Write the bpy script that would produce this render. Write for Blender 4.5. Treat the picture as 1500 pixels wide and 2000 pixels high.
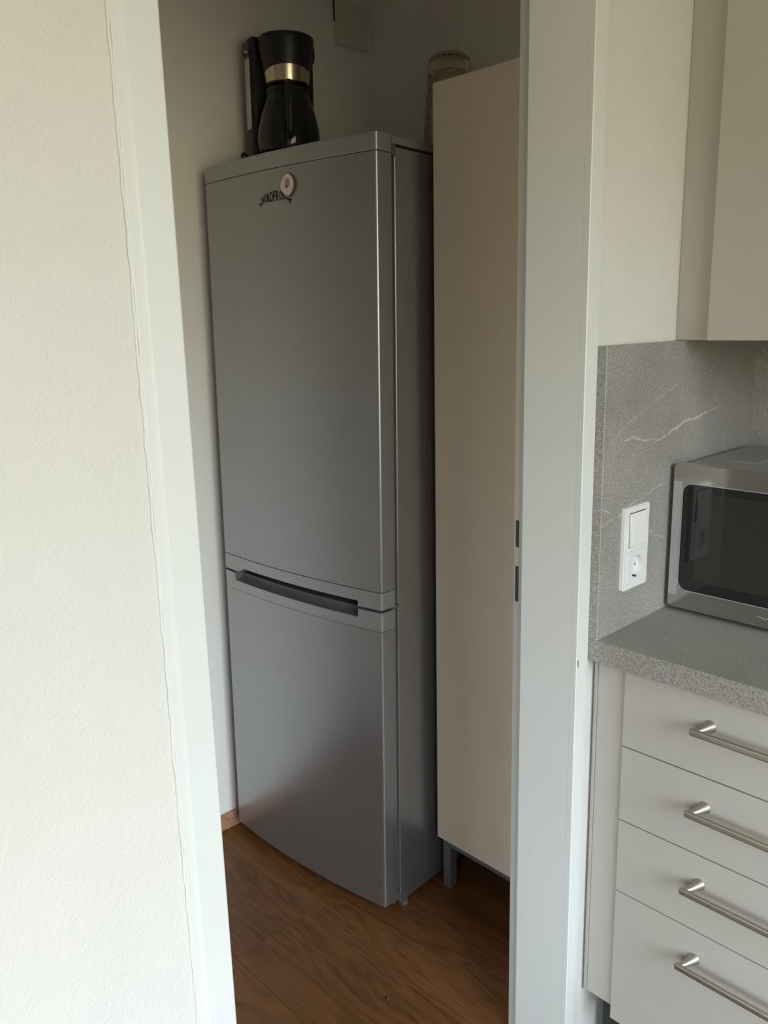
import bpy, bmesh, math, random
from mathutils import Matrix, Vector
random.seed(7)
scene = bpy.context.scene
for o in list(bpy.data.objects):
    bpy.data.objects.remove(o)
COL = scene.collection

# ------------------------------------------------------------------ camera
# world: wall with the doorway is x = 0, kitchen on +x, pantry on -x, +y runs along that wall
YAW, PITCH, ROLL, FPX = 0.8114, 0.2283, -0.0247, 1621.98
CAM = Vector((0.7487, -0.6946, 1.4713))
fw = Vector((-math.sin(YAW) * math.cos(PITCH), math.cos(YAW) * math.cos(PITCH), -math.sin(PITCH)))
rt = Vector((math.cos(YAW), math.sin(YAW), 0)); up = rt.cross(fw)
cr, sr = math.cos(ROLL), math.sin(ROLL)
R_, U_ = rt * cr + up * sr, up * cr - rt * sr
cd = bpy.data.cameras.new('camera'); cam = bpy.data.objects.new('camera', cd); COL.objects.link(cam)
cd.sensor_fit = 'VERTICAL'; cd.sensor_height = 36; cd.lens = FPX / 2000 * 36; cd.clip_start = 0.02
m = Matrix((R_, U_, -fw)).transposed().to_4x4(); m.translation = CAM; cam.matrix_world = m
scene.camera = cam

# ------------------------------------------------------------------ light and exposure
scene.view_settings.view_transform = 'Standard'; scene.view_settings.look = 'None'
scene.view_settings.gamma = 1; scene.view_settings.use_curve_mapping = False
scene.view_settings.exposure = 0.0
scene.cycles.max_bounces = 9; scene.cycles.diffuse_bounces = 7
scene.cycles.caustics_refractive = False
scene.cycles.use_denoising = True; scene.cycles.adaptive_threshold = 0.03
scene.cycles.sample_clamp_indirect = 6
WX, WY0, WY1, WZ0, WZ1 = 2.7, -1.6, 0.45, 0.80, 2.36      # kitchen window in the wall opposite the doorway
KY0, VX0, VX1, VZ0, VZ1 = -3.5, 0.5, 2.2, 0.80, 2.30      # second window, in the wall behind the camera
w = bpy.data.worlds.new('overcast_sky'); scene.world = w; w.use_nodes = True
nt = w.node_tree; bg = nt.nodes['Background']
tc = nt.nodes.new('ShaderNodeTexCoord'); sx = nt.nodes.new('ShaderNodeSeparateXYZ'); rp = nt.nodes.new('ShaderNodeValToRGB')
mr = nt.nodes.new('ShaderNodeMapRange'); mr.inputs[1].default_value = -1; mr.inputs[2].default_value = 1
nt.links.new(tc.outputs['Generated'], sx.inputs[0]); nt.links.new(sx.outputs[2], mr.inputs[0]); nt.links.new(mr.outputs[0], rp.inputs[0])
e = rp.color_ramp.elements
e[0].position = 0.0; e[0].color = (0.17, 0.16, 0.105, 1)
e[1].position = 1.0; e[1].color = (0.72, 0.88, 1.0, 1)
for pos, c in ((0.47, (0.23, 0.215, 0.145, 1)), (0.545, (0.25, 0.235, 0.16, 1)), (0.60, (0.80, 0.91, 0.98, 1))):
    n = e.new(pos); n.color = c
nt.links.new(rp.outputs[0], bg.inputs[0]); bg.inputs[1].default_value = 18.0
def portal(mx, sy, sz):
    ld = bpy.data.lights.new('window_portal', 'AREA'); ld.shape = 'RECTANGLE'; ld.size = sy; ld.size_y = sz
    ld.cycles.is_portal = True
    lo = bpy.data.objects.new('window_portal', ld); COL.objects.link(lo); lo.matrix_world = Matrix(mx)
portal(((0, 0, 1, WX + 0.10), (1, 0, 0, (WY0 + WY1) / 2), (0, 1, 0, (WZ0 + WZ1) / 2), (0, 0, 0, 1)), WY1 - WY0, WZ1 - WZ0)
portal(((-1, 0, 0, (VX0 + VX1) / 2), (0, 0, -1, KY0 - 0.05), (0, 1, 0, (VZ0 + VZ1) / 2), (0, 0, 0, 1)), VX1 - VX0, VZ1 - VZ0)

# ------------------------------------------------------------------ materials
def rgb(c): return (c[0], c[1], c[2], 1)
def mat(name, col, rough=0.5, metal=0.0, spec=0.5, coat=0.0, trans=0.0, ior=1.45):
    m = bpy.data.materials.new(name); m.use_nodes = True
    b = m.node_tree.nodes['Principled BSDF']
    b.inputs['Base Color'].default_value = rgb(col); b.inputs['Roughness'].default_value = rough
    b.inputs['Metallic'].default_value = metal; b.inputs['Specular IOR Level'].default_value = spec
    b.inputs['Coat Weight'].default_value = coat; b.inputs['Coat Roughness'].default_value = 0.03
    b.inputs['Transmission Weight'].default_value = trans; b.inputs['IOR'].default_value = ior
    return m
def N(m, t, **k):
    n = m.node_tree.nodes.new(t)
    for a, v in k.items(): setattr(n, a, v)
    return n
def L(m, a, b): m.node_tree.links.new(a, b)
def B(m): return m.node_tree.nodes['Principled BSDF']
def bump(m, scale, strength, dist=0.001, detail=3, coord='Object', stretch=None):
    t = N(m, 'ShaderNodeTexCoord'); n = N(m, 'ShaderNodeTexNoise'); n.inputs['Scale'].default_value = scale; n.inputs['Detail'].default_value = detail
    src = t.outputs[coord]
    if stretch:
        mp = N(m, 'ShaderNodeMapping'); mp.inputs['Scale'].default_value = stretch; L(m, src, mp.inputs[0]); src = mp.outputs[0]
    L(m, src, n.inputs['Vector'])
    b = N(m, 'ShaderNodeBump'); b.inputs['Strength'].default_value = strength; b.inputs['Distance'].default_value = dist
    L(m, n.outputs[0], b.inputs['Height']); L(m, b.outputs[0], B(m).inputs['Normal'])
    return n
def vary(m, c0, c1, scale, lo=0.3, hi=0.7, detail=4, stretch=None, rough=None):
    t = N(m, 'ShaderNodeTexCoord'); n = N(m, 'ShaderNodeTexNoise'); n.inputs['Scale'].default_value = scale; n.inputs['Detail'].default_value = detail
    src = t.outputs['Object']
    if stretch:
        mp = N(m, 'ShaderNodeMapping'); mp.inputs['Scale'].default_value = stretch; L(m, src, mp.inputs[0]); src = mp.outputs[0]
    L(m, src, n.inputs['Vector'])
    r = N(m, 'ShaderNodeValToRGB'); r.color_ramp.elements[0].position = lo; r.color_ramp.elements[1].position = hi
    r.color_ramp.elements[0].color = rgb(c0); r.color_ramp.elements[1].color = rgb(c1)
    L(m, n.outputs[0], r.inputs[0]); L(m, r.outputs[0], B(m).inputs['Base Color'])
    if rough:
        q = N(m, 'ShaderNodeMapRange'); q.inputs[3].default_value = rough[0]; q.inputs[4].default_value = rough[1]
        L(m, n.outputs[0], q.inputs[0]); L(m, q.outputs[0], B(m).inputs['Roughness'])
    return r

M = {}
M['plaster'] = mat('wall_plaster', (0.62, 0.605, 0.575), 0.85, spec=0.25); bump(M['plaster'], 230, 0.65, 0.0022, 3)
vary(M['plaster'], (0.612, 0.598, 0.568), (0.63, 0.616, 0.586), 14)
M['pantry'] = mat('pantry_paint', (0.74, 0.715, 0.66), 0.85, spec=0.25); bump(M['pantry'], 240, 0.3, 0.001)
vary(M['pantry'], (0.85, 0.822, 0.775), (0.87, 0.842, 0.795), 9)
M['ceiling'] = mat('ceiling_paint', (0.80, 0.79, 0.75), 0.9, spec=0.2); bump(M['ceiling'], 200, 0.2, 0.001)
M['frame'] = mat('door_frame_lacquer', (0.80, 0.81, 0.79), 0.38); bump(M['frame'], 40, 0.05, 0.0005)
vary(M['frame'], (0.63, 0.64, 0.63), (0.645, 0.655, 0.645), 6)
M['caulk'] = mat('acrylic_caulk', (0.64, 0.63, 0.60), 0.6); bump(M['caulk'], 120, 0.4, 0.001)
M['gasket'] = mat('rubber_gasket', (0.30, 0.31, 0.30), 0.6); bump(M['gasket'], 80, 0.1)
M['rebate'] = mat('frame_rebate_paint', (0.58, 0.56, 0.54), 0.45); bump(M['rebate'], 60, 0.05)
M['strike'] = mat('strike_plate_metal', (0.10, 0.11, 0.10), 0.45, 0.6); bump(M['strike'], 90, 0.1)
M['front'] = mat('kitchen_front_laminate', (0.50, 0.48, 0.445), 0.42); bump(M['front'], 400, 0.06, 0.0004)
vary(M['front'], (0.41, 0.385, 0.348), (0.426, 0.40, 0.363), 5)
M['body'] = mat('cabinet_carcass', (0.37, 0.35, 0.32), 0.5); bump(M['body'], 300, 0.06, 0.0004)
M['tall'] = mat('tall_cabinet_foil', (0.70, 0.61, 0.505), 0.35); bump(M['tall'], 200, 0.05, 0.0004)
M['black'] = mat('black_plinth', (0.02, 0.02, 0.022), 0.5); bump(M['black'], 120, 0.08)
M['steel_leg'] = mat('dull_grey_steel', (0.24, 0.24, 0.25), 0.42, 0.6); bump(M['steel_leg'], 90, 0.06)
M['nickel'] = mat('brushed_nickel', (0.45, 0.415, 0.36), 0.45, 1.0); bump(M['nickel'], 160, 0.12, 0.0004, stretch=(0.05, 1, 1))
M['silver'] = mat('silver_fridge_paint', (0.38, 0.385, 0.395), 0.30, 0.80); bump(M['silver'], 700, 0.10, 0.0003)
vary(M['silver'], (0.375, 0.38, 0.392), (0.395, 0.40, 0.412), 3.5, rough=(0.26, 0.36))
M['silver_trim'] = mat('silver_fridge_plastic', (0.40, 0.405, 0.415), 0.34, 0.7); bump(M['silver_trim'], 500, 0.08, 0.0003)
M['grip'] = mat('grip_grey_plastic', (0.12, 0.12, 0.125), 0.4); bump(M['grip'], 300, 0.05, 0.0003)
M['seal'] = mat('fridge_door_seal', (0.12, 0.12, 0.125), 0.6); bump(M['seal'], 100, 0.1)
M['ink'] = mat('black_print', (0.02, 0.02, 0.02), 0.5); bump(M['ink'], 100, 0.02)
M['mag_white'] = mat('magnet_enamel_white', (0.78, 0.72, 0.70), 0.4); bump(M['mag_white'], 90, 0.05)
M['mag_pink'] = mat('magnet_print_pink', (0.55, 0.25, 0.27), 0.4); bump(M['mag_pink'], 90, 0.05)
M['mag_dark'] = mat('magnet_print_dark', (0.10, 0.10, 0.13), 0.4); bump(M['mag_dark'], 90, 0.05)
M['mag_rim'] = mat('magnet_backing', (0.12, 0.09, 0.08), 0.5); bump(M['mag_rim'], 90, 0.05)
M['black_plastic'] = mat('coffee_black_plastic', (0.014, 0.014, 0.015), 0.36); bump(M['black_plastic'], 500, 0.08, 0.0003)
M['handle_black'] = mat('carafe_handle_black', (0.010, 0.010, 0.011), 0.55); bump(M['handle_black'], 300, 0.1, 0.0003)
M['brass'] = mat('brushed_champagne_band', (0.70, 0.61, 0.45), 0.22, 1.0); bump(M['brass'], 90, 0.05, 0.0003, stretch=(1, 1, 0.1))
M['carafe'] = mat('smoked_carafe_glass', (0.10, 0.10, 0.105), 0.04, spec=0.6, trans=0.85); bump(M['carafe'], 30, 0.01)
M['gauge'] = mat('frosted_water_gauge', (0.55, 0.52, 0.46), 0.35); bump(M['gauge'], 100, 0.05)
M['switch'] = mat('white_switch_plastic', (0.70, 0.70, 0.695), 0.28); bump(M['switch'], 60, 0.02)
M['hole'] = mat('recess_shade', (0.03, 0.03, 0.03), 0.6); bump(M['hole'], 60, 0.05)  # near-black colour standing in for shade inside gaps and holes
M['contact'] = mat('tinned_contact', (0.6, 0.6, 0.58), 0.3, 1.0); bump(M['contact'], 60, 0.05)
M['mw_steel'] = mat('polished_microwave_steel', (0.56, 0.55, 0.53), 0.12, 1.0); bump(M['mw_steel'], 25, 0.015, 0.0005)
M['mw_grey'] = mat('microwave_grey_paint', (0.34, 0.335, 0.32), 0.42, 0.3); bump(M['mw_grey'], 200, 0.05, 0.0003)
M['mw_edge'] = mat('microwave_frame_silver', (0.50, 0.51, 0.52), 0.3, 0.6); bump(M['mw_edge'], 120, 0.04, 0.0003)
M['mw_glass'] = mat('black_microwave_glass', (0.012, 0.012, 0.012), 0.05, spec=0.5, coat=0.4); bump(M['mw_glass'], 20, 0.005)
M['mw_mesh'] = mat('microwave_screen', (0.026, 0.025, 0.022), 0.10, spec=0.4, coat=0.2); bump(M['mw_mesh'], 900, 0.04, 0.0002)
M['emblem'] = mat('pale_emblem_print', (0.62, 0.60, 0.56), 0.3, 0.5); bump(M['emblem'], 60, 0.02)
M['vase'] = mat('amber_cut_glass', (0.90, 0.80, 0.63), 0.08, trans=1.0, ior=1.47); bump(M['vase'], 110, 0.6, 0.004)
M['cover'] = mat('painted_cover_plate', (0.70, 0.665, 0.59), 0.6); bump(M['cover'], 120, 0.1)
M['crumb'] = mat('dark_chip', (0.06, 0.045, 0.03), 0.7); bump(M['crumb'], 200, 0.4)
M['ext'] = mat('outside_window_frame', (0.82, 0.82, 0.80), 0.4); bump(M['ext'], 60, 0.05)

# window pane: clear thin glass
g = bpy.data.materials.new('window_glass'); g.use_nodes = True; gn = g.node_tree; gn.nodes.remove(gn.nodes['Principled BSDF'])
tr = gn.nodes.new('ShaderNodeBsdfTransparent'); gl = gn.nodes.new('ShaderNodeBsdfGlossy'); gl.inputs['Roughness'].default_value = 0.01
mx = gn.nodes.new('ShaderNodeMixShader'); fr = gn.nodes.new('ShaderNodeFresnel'); fr.inputs[0].default_value = 1.2
gn.links.new(fr.outputs[0], mx.inputs[0]); gn.links.new(tr.outputs[0], mx.inputs[1]); gn.links.new(gl.outputs[0], mx.inputs[2])
gn.links.new(mx.outputs[0], gn.nodes['Material Output'].inputs[0]); M['glass'] = g

# stone laminate with fine speckle; veins are polylines in object (= world) coordinates
def stone(name, base, veins):
    m = mat(name, base, 0.45, spec=0.4)
    t = N(m, 'ShaderNodeTexCoord')
    n1 = N(m, 'ShaderNodeTexNoise'); n1.inputs['Scale'].default_value = 420; n1.inputs['Detail'].default_value = 3; n1.inputs['Roughness'].default_value = 0.7
    n2 = N(m, 'ShaderNodeTexNoise'); n2.inputs['Scale'].default_value = 7; n2.inputs['Detail'].default_value = 4
    L(m, t.outputs['Object'], n1.inputs['Vector']); L(m, t.outputs['Object'], n2.inputs['Vector'])
    r = N(m, 'ShaderNodeValToRGB'); r.color_ramp.elements[0].position = 0.30; r.color_ramp.elements[1].position = 0.72
    r.color_ramp.elements[0].color = rgb([c * 0.45 for c in base]); r.color_ramp.elements[1].color = rgb([c * 1.6 for c in base])
    L(m, n1.outputs[0], r.inputs[0])
    r2 = N(m, 'ShaderNodeMapRange'); r2.inputs[1].default_value = 0.3; r2.inputs[2].default_value = 0.7; r2.inputs[3].default_value = 0.90; r2.inputs[4].default_value = 1.08
    L(m, n2.outputs[0], r2.inputs[0])
    mul = N(m, 'ShaderNodeVectorMath', operation='SCALE'); L(m, r.outputs[0], mul.inputs[0]); L(m, r2.outputs[0], mul.inputs['Scale'])
    col = mul.outputs[0]
    # wobble the coordinate a little so that veins are ragged
    n3 = N(m, 'ShaderNodeTexNoise'); n3.inputs['Scale'].default_value = 55; n3.inputs['Detail'].default_value = 4
    L(m, t.outputs['Object'], n3.inputs['Vector'])
    s3 = N(m, 'ShaderNodeVectorMath', operation='SUBTRACT'); s3.inputs[1].default_value = (0.5, 0.5, 0.5); L(m, n3.outputs['Color'], s3.inputs[0])
    k3 = N(m, 'ShaderNodeVectorMath', operation='SCALE'); k3.inputs['Scale'].default_value = 0.012; L(m, s3.outputs[0], k3.inputs[0])
    P = N(m, 'ShaderNodeVectorMath', operation='ADD'); L(m, t.outputs['Object'], P.inputs[0]); L(m, k3.outputs[0], P.inputs[1])
    acc = None
    for pts, wd, st in veins:
        for a, b in zip(pts[:-1], pts[1:]):
            a, b = Vector(a), Vector(b); d = b - a
            su = N(m, 'ShaderNodeVectorMath', operation='SUBTRACT'); su.inputs[1].default_value = a; L(m, P.outputs[0], su.inputs[0])
            dt = N(m, 'ShaderNodeVectorMath', operation='DOT_PRODUCT'); dt.inputs[1].default_value = d / d.dot(d); L(m, su.outputs[0], dt.inputs[0])
            cl = N(m, 'ShaderNodeClamp'); L(m, dt.outputs['Value'], cl.inputs[0])
            sc = N(m, 'ShaderNodeVectorMath', operation='SCALE'); sc.inputs[0].default_value = d; L(m, cl.outputs[0], sc.inputs['Scale'])
            di = N(m, 'ShaderNodeVectorMath', operation='DISTANCE'); L(m, su.outputs[0], di.inputs[0]); L(m, sc.outputs[0], di.inputs[1])
            mr = N(m, 'ShaderNodeMapRange'); mr.interpolation_type = 'SMOOTHSTEP'
            mr.inputs[1].default_value = 0; mr.inputs[2].default_value = wd; mr.inputs[3].default_value = st; mr.inputs[4].default_value = 0
            L(m, di.outputs['Value'], mr.inputs[0])
            if acc is None: acc = mr.outputs[0]
            else:
                mxn = N(m, 'ShaderNodeMath', operation='MAXIMUM'); L(m, acc, mxn.inputs[0]); L(m, mr.outputs[0], mxn.inputs[1]); acc = mxn.outputs[0]
    if acc is not None:
        mixn = N(m, 'ShaderNodeMix', data_type='RGBA'); L(m, acc, mixn.inputs['Factor']); L(m, col, mixn.inputs['A'])
        mixn.inputs['B'].default_value = (0.62, 0.58, 0.50, 1); col = mixn.outputs['Result']
    L(m, col, B(m).inputs['Base Color'])
    b = N(m, 'ShaderNodeBump'); b.inputs['Strength'].default_value = 0.08; b.inputs['Distance'].default_value = 0.0005
    L(m, n1.outputs[0], b.inputs['Height']); L(m, b.outputs[0], B(m).inputs['Normal'])
    return m
SPX = 0.0138
def v3(l): return [(SPX, a, b) for a, b in l]
STONE = (0.275, 0.26, 0.243)
M['splash'] = stone('stone_splashback', STONE, [
    (v3([(0.5718, 1.2592), (0.607, 1.2614), (0.6444, 1.2524), (0.6991, 1.2467), (0.741, 1.2578)]), 0.0030, 0.55),
    (v3([(0.741, 1.2578), (0.7878, 1.2713), (0.8304, 1.2738), (0.8739, 1.2818)]), 0.0038, 0.8),
    (v3([(0.8739, 1.2818), (0.9352, 1.2868)]), 0.003, 0.3),
    (v3([(0.5294, 1.2567), (0.57, 1.2824), (0.6157, 1.2994), (0.7517, 1.3421)]), 0.0026, 0.30),
    (v3([(0.5108, 1.1196), (0.5644, 1.1286), (0.617, 1.1452), (0.7112, 1.1614)]), 0.0026, 0.45),
    (v3([(0.5117, 1.1491), (0.5377, 1.1382)]), 0.003, 0.45),
    (v3([(0.6665, 1.0831), (0.7078, 1.0647), (0.7359, 1.0556)]), 0.0026, 0.4)])
M['worktop'] = stone('stone_worktop', (0.275, 0.26, 0.24), [([(0.0783, 0.6099, 0.9144), (0.1548, 0.5701, 0.9144)], 0.002, 0.4)])
M['splash2'] = stone('stone_splashback_rear', STONE, [])

# wood planks: grain along object x, tone shifts from plank to plank
def wood(name, dark, mid, light, rough=0.32, plank=True):
    m = mat(name, mid, rough, spec=0.45)
    t = N(m, 'ShaderNodeTexCoord'); oi = N(m, 'ShaderNodeObjectInfo')
    vm = N(m, 'ShaderNodeVectorMath', operation='SCALE'); vm.inputs[0].default_value = (17, 9, 5); L(m, oi.outputs['Random'], vm.inputs['Scale'])
    ad = N(m, 'ShaderNodeVectorMath', operation='ADD'); L(m, t.outputs['Object'], ad.inputs[0]); L(m, vm.outputs[0], ad.inputs[1])
    mp = N(m, 'ShaderNodeMapping'); mp.inputs['Scale'].default_value = (0.9, 6, 6); L(m, ad.outputs[0], mp.inputs[0])
    n1 = N(m, 'ShaderNodeTexNoise'); n1.inputs['Scale'].default_value = 1.6; n1.inputs['Detail'].default_value = 6; n1.inputs['Distortion'].default_value = 1.1
    L(m, mp.outputs[0], n1.inputs['Vector'])
    mp2 = N(m, 'ShaderNodeMapping'); mp2.inputs['Scale'].default_value = (7, 150, 150); L(m, ad.outputs[0], mp2.inputs[0])
    n2 = N(m, 'ShaderNodeTexNoise'); n2.inputs['Scale'].default_value = 1.5; n2.inputs['Detail'].default_value = 4; L(m, mp2.outputs[0], n2.inputs['Vector'])
    # cathedral rings
    mu = N(m, 'ShaderNodeMath', operation='MULTIPLY'); mu.inputs[1].default_value = 9; L(m, n1.outputs[0], mu.inputs[0])
    fc = N(m, 'ShaderNodeMath', operation='PINGPONG'); fc.inputs[1].default_value = 0.5; L(m, mu.outputs[0], fc.inputs[0])
    mxx = N(m, 'ShaderNodeMath', operation='MULTIPLY_ADD'); mxx.inputs[1].default_value = 0.6; L(m, fc.outputs[0], mxx.inputs[0]); 
    h = N(m, 'ShaderNodeMath', operation='MULTIPLY'); h.inputs[1].default_value = 0.65; L(m, n2.outputs[0], h.inputs[0]); L(m, h.outputs[0], mxx.inputs[2])
    r = N(m, 'ShaderNodeValToRGB'); el = r.color_ramp.elements
    el[0].position = 0.22; el[0].color = rgb(dark); el[1].position = 0.75; el[1].color = rgb(light)
    k = el.new(0.42); k.color = rgb(mid)
    L(m, mxx.outputs[0], r.inputs[0])
    tone = N(m, 'ShaderNodeMapRange'); tone.inputs[3].default_value = 0.82; tone.inputs[4].default_value = 1.15; L(m, oi.outputs['Random'], tone.inputs[0])
    sc = N(m, 'ShaderNodeVectorMath', operation='SCALE'); L(m, r.outputs[0], sc.inputs[0]); L(m, tone.outputs[0], sc.inputs['Scale'])
    L(m, sc.outputs[0], B(m).inputs['Base Color'])
    b = N(m, 'ShaderNodeBump'); b.inputs['Strength'].default_value = 0.12; b.inputs['Distance'].default_value = 0.0006
    L(m, mxx.outputs[0], b.inputs['Height']); L(m, b.outputs[0], B(m).inputs['Normal'])
    return m
M['plank'] = wood('oak_laminate_plank', (0.085, 0.032, 0.010), (0.14, 0.056, 0.018), (0.195, 0.084, 0.029), 0.36)
M['subfloor'] = mat('floor_joint_dark', (0.035, 0.018, 0.009), 0.8); bump(M['subfloor'], 60, 0.1)
M['skirt'] = wood('baseboard_wood', (0.26, 0.13, 0.07), (0.36, 0.19, 0.11), (0.44, 0.25, 0.15), 0.4)

# ------------------------------------------------------------------ mesh helpers
def finish(me, smooth=35):
    if smooth:
        me.shade_smooth(); me.set_sharp_from_angle(angle=math.radians(smooth))
def obj(name, bm, material, parent=None, smooth=35):
    bmesh.ops.recalc_face_normals(bm, faces=bm.faces)
    me = bpy.data.meshes.new(name); bm.to_mesh(me); bm.free(); finish(me, smooth)
    me.materials.append(M[material] if isinstance(material, str) else material)
    o = bpy.data.objects.new(name, me); COL.objects.link(o)
    if parent: o.parent = parent
    if smooth:
        wn = o.modifiers.new('weighted_normal', 'WEIGHTED_NORMAL'); wn.keep_sharp = True
    return o
def new(): return bmesh.new()
def box(bm, x0, x1, y0, y1, z0, z1, bev=0.0, seg=2):
    vs = [bm.verts.new((x, y, z)) for x in (x0, x1) for y in (y0, y1) for z in (z0, z1)]
    f = [bm.faces.new([vs[i] for i in q]) for q in ((0, 1, 3, 2), (4, 6, 7, 5), (0, 4, 5, 1), (2, 3, 7, 6), (0, 2, 6, 4), (1, 5, 7, 3))]
    if bev:
        es = list({e for q in f for e in q.edges})
        bmesh.ops.recalc_face_normals(bm, faces=f)
        bmesh.ops.bevel(bm, geom=es, offset=bev, segments=seg, affect='EDGES', profile=0.5, clamp_overlap=True)
    return bm
def bx(*a, **k): return box(new(), *a, **k)
def lathe(bm, prof, n=40, cx=0, cy=0, cap=True):
    rings = []
    for r, z in prof:
        rings.append([bm.verts.new((cx + r * math.cos(2 * math.pi * i / n), cy + r * math.sin(2 * math.pi * i / n), z)) for i in range(n)])
    for a, b in zip(rings[:-1], rings[1:]):
        for i in range(n): bm.faces.new((a[i], a[(i + 1) % n], b[(i + 1) % n], b[i]))
    if cap:
        bm.faces.new(rings[0][::-1]); bm.faces.new(rings[-1])
    return bm
def tube(bm, pts, r, n=10, cap=True):
    pts = [Vector(p) for p in pts]; rings = []; prev = None
    for i, p in enumerate(pts):
        t = (pts[min(i + 1, len(pts) - 1)] - pts[max(i - 1, 0)]).normalized()
        if prev is None:
            a = Vector((0, 0, 1)) if abs(t.z) < 0.9 else Vector((1, 0, 0)); u = t.cross(a).normalized()
        else: u = (prev - t * prev.dot(t)).normalized()
        prev = u; v = t.cross(u); rr = r[i] if isinstance(r, (list, tuple)) else r
        rings.append([bm.verts.new(p + (u * math.cos(2 * math.pi * k / n) + v * math.sin(2 * math.pi * k / n)) * rr) for k in range(n)])
    for a, b in zip(rings[:-1], rings[1:]):
        for i in range(n): bm.faces.new((a[i], a[(i + 1) % n], b[(i + 1) % n], b[i]))
    if cap: bm.faces.new(rings[0][::-1]); bm.faces.new(rings[-1])
    return bm
def prism(bm, poly, axis, a, b):
    """extrude a 2-D polygon; axis 'z' -> (x,y), 'y' -> (x,z), 'x' -> (y,z)"""
    def P(u, v, t): return {'z': (u, v, t), 'y': (u, t, v), 'x': (t, u, v)}[axis]
    A = [bm.verts.new(P(u, v, a)) for u, v in poly]; Bv = [bm.verts.new(P(u, v, b)) for u, v in poly]
    n = len(poly); bm.faces.new(A); bm.faces.new(Bv[::-1])
    for i in range(n): bm.faces.new((A[i], A[(i + 1) % n], Bv[(i + 1) % n], Bv[i]))
    return bm
def rrect(x0, x1, y0, y1, r, n=6):
    out = []
    for cx, cy, a0 in ((x1 - r, y1 - r, 0), (x0 + r, y1 - r, 90), (x0 + r, y0 + r, 180), (x1 - r, y0 + r, 270)):
        for i in range(n + 1):
            a = math.radians(a0 + 90 * i / n); out.append((cx + r * math.cos(a), cy + r * math.sin(a)))
    return out
def ringplate(bm, outer, inner, axis, a, b):
    """frame between two loops with the same vertex count"""
    def P(u, v, t): return {'z': (u, v, t), 'y': (u, t, v), 'x': (t, u, v)}[axis]
    n = len(outer)
    oa, ob = [bm.verts.new(P(u, v, a)) for u, v in outer], [bm.verts.new(P(u, v, b)) for u, v in outer]
    ia, ib = [bm.verts.new(P(u, v, a)) for u, v in inner], [bm.verts.new(P(u, v, b)) for u, v in inner]
    for i in range(n):
        j = (i + 1) % n
        bm.faces.new((oa[i], oa[j], ia[j], ia[i])); bm.faces.new((ob[i], ib[i], ib[j], ob[j]))
        bm.faces.new((oa[i], ob[i], ob[j], oa[j])); bm.faces.new((ia[i], ia[j], ib[j], ib[i]))
    return bm
def empty(name, loc=(0, 0, 0), rz=0.0, parent=None):
    o = bpy.data.objects.new(name, None); COL.objects.link(o); o.location = loc; o.rotation_euler = (0, 0, rz)
    o.empty_display_size = 0.1
    if parent: o.parent = parent
    return o
def tag(o, label, cat, group=None):
    o['label'] = label; o['category'] = cat
    if group: o['group'] = group
    return o
def struct(o, label=None):
    o['kind'] = 'structure'
    if label: o['label'] = label
    return o

# ------------------------------------------------------------------ the setting
YK = 1.1006          # kitchen rear wall
YF = 0.5081          # worktop front edge and left end of the splashback
ZC = 0.9144          # worktop surface
PX = -1.1987         # far wall of the pantry
PYB = 1.148          # rear wall of the pantry
YL, YR = -0.2524, 0.468   # doorway
XI = -0.140          # pantry face of the doorway wall
HZ = 2.03            # doorway height
CEIL = 2.52
PY0 = -0.42
WALLX = -0.006

# doorway wall: three blocks in one mesh
bm = new()
box(bm, XI, WALLX, KY0, YL - 0.03, 0, CEIL); box(bm, XI, WALLX, YR + 0.03, PYB, 0, CEIL); box(bm, XI, WALLX, YL - 0.03, YR + 0.03, HZ + 0.03, CEIL)
struct(obj('wall_left', bm, 'plaster', smooth=0), 'textured off white plaster wall around the pantry doorway')
struct(obj('wall_back', bx(WALLX, WX + 0.2, YK, YK + 0.1, 0, CEIL), 'plaster', smooth=0), 'kitchen rear wall behind the microwave')
bm = new()
box(bm, XI, VX0, KY0 - 0.1, KY0, 0, CEIL); box(bm, VX1, WX + 0.2, KY0 - 0.1, KY0, 0, CEIL)
box(bm, VX0, VX1, KY0 - 0.1, KY0, 0, VZ0); box(bm, VX0, VX1, KY0 - 0.1, KY0, VZ1, CEIL)
struct(obj('wall_front', bm, 'plaster', smooth=0), 'kitchen wall with a window behind the viewer')
bm = new()
box(bm, WX, WX + 0.2, KY0, WY0, 0, CEIL); box(bm, WX, WX + 0.2, WY1, YK, 0, CEIL)
box(bm, WX, WX + 0.2, WY0, WY1, 0, WZ0); box(bm, WX, WX + 0.2, WY0, WY1, WZ1, CEIL)
struct(obj('wall_right', bm, 'plaster', smooth=0), 'kitchen wall with the window')
struct(obj('wall_pantry_far', bx(PX - 0.1, PX, PY0 - 0.1, PYB + 0.1, 0, CEIL), 'pantry', smooth=0), 'pantry wall beside the fridge')
struct(obj('wall_pantry_back', bx(PX, XI, PYB, PYB + 0.1, 0, CEIL), 'pantry', smooth=0), 'pantry wall behind the fridge')
struct(obj('wall_pantry_front', bx(PX, XI, PY0 - 0.1, PY0, 0, CEIL), 'pantry', smooth=0), 'pantry wall opposite the fridge')
struct(obj('ceiling', bx(PX - 0.1, WX + 0.2, KY0 - 0.1, PYB + 0.1, CEIL, CEIL + 0.1), 'ceiling', smooth=0), 'white ceiling')

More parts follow.
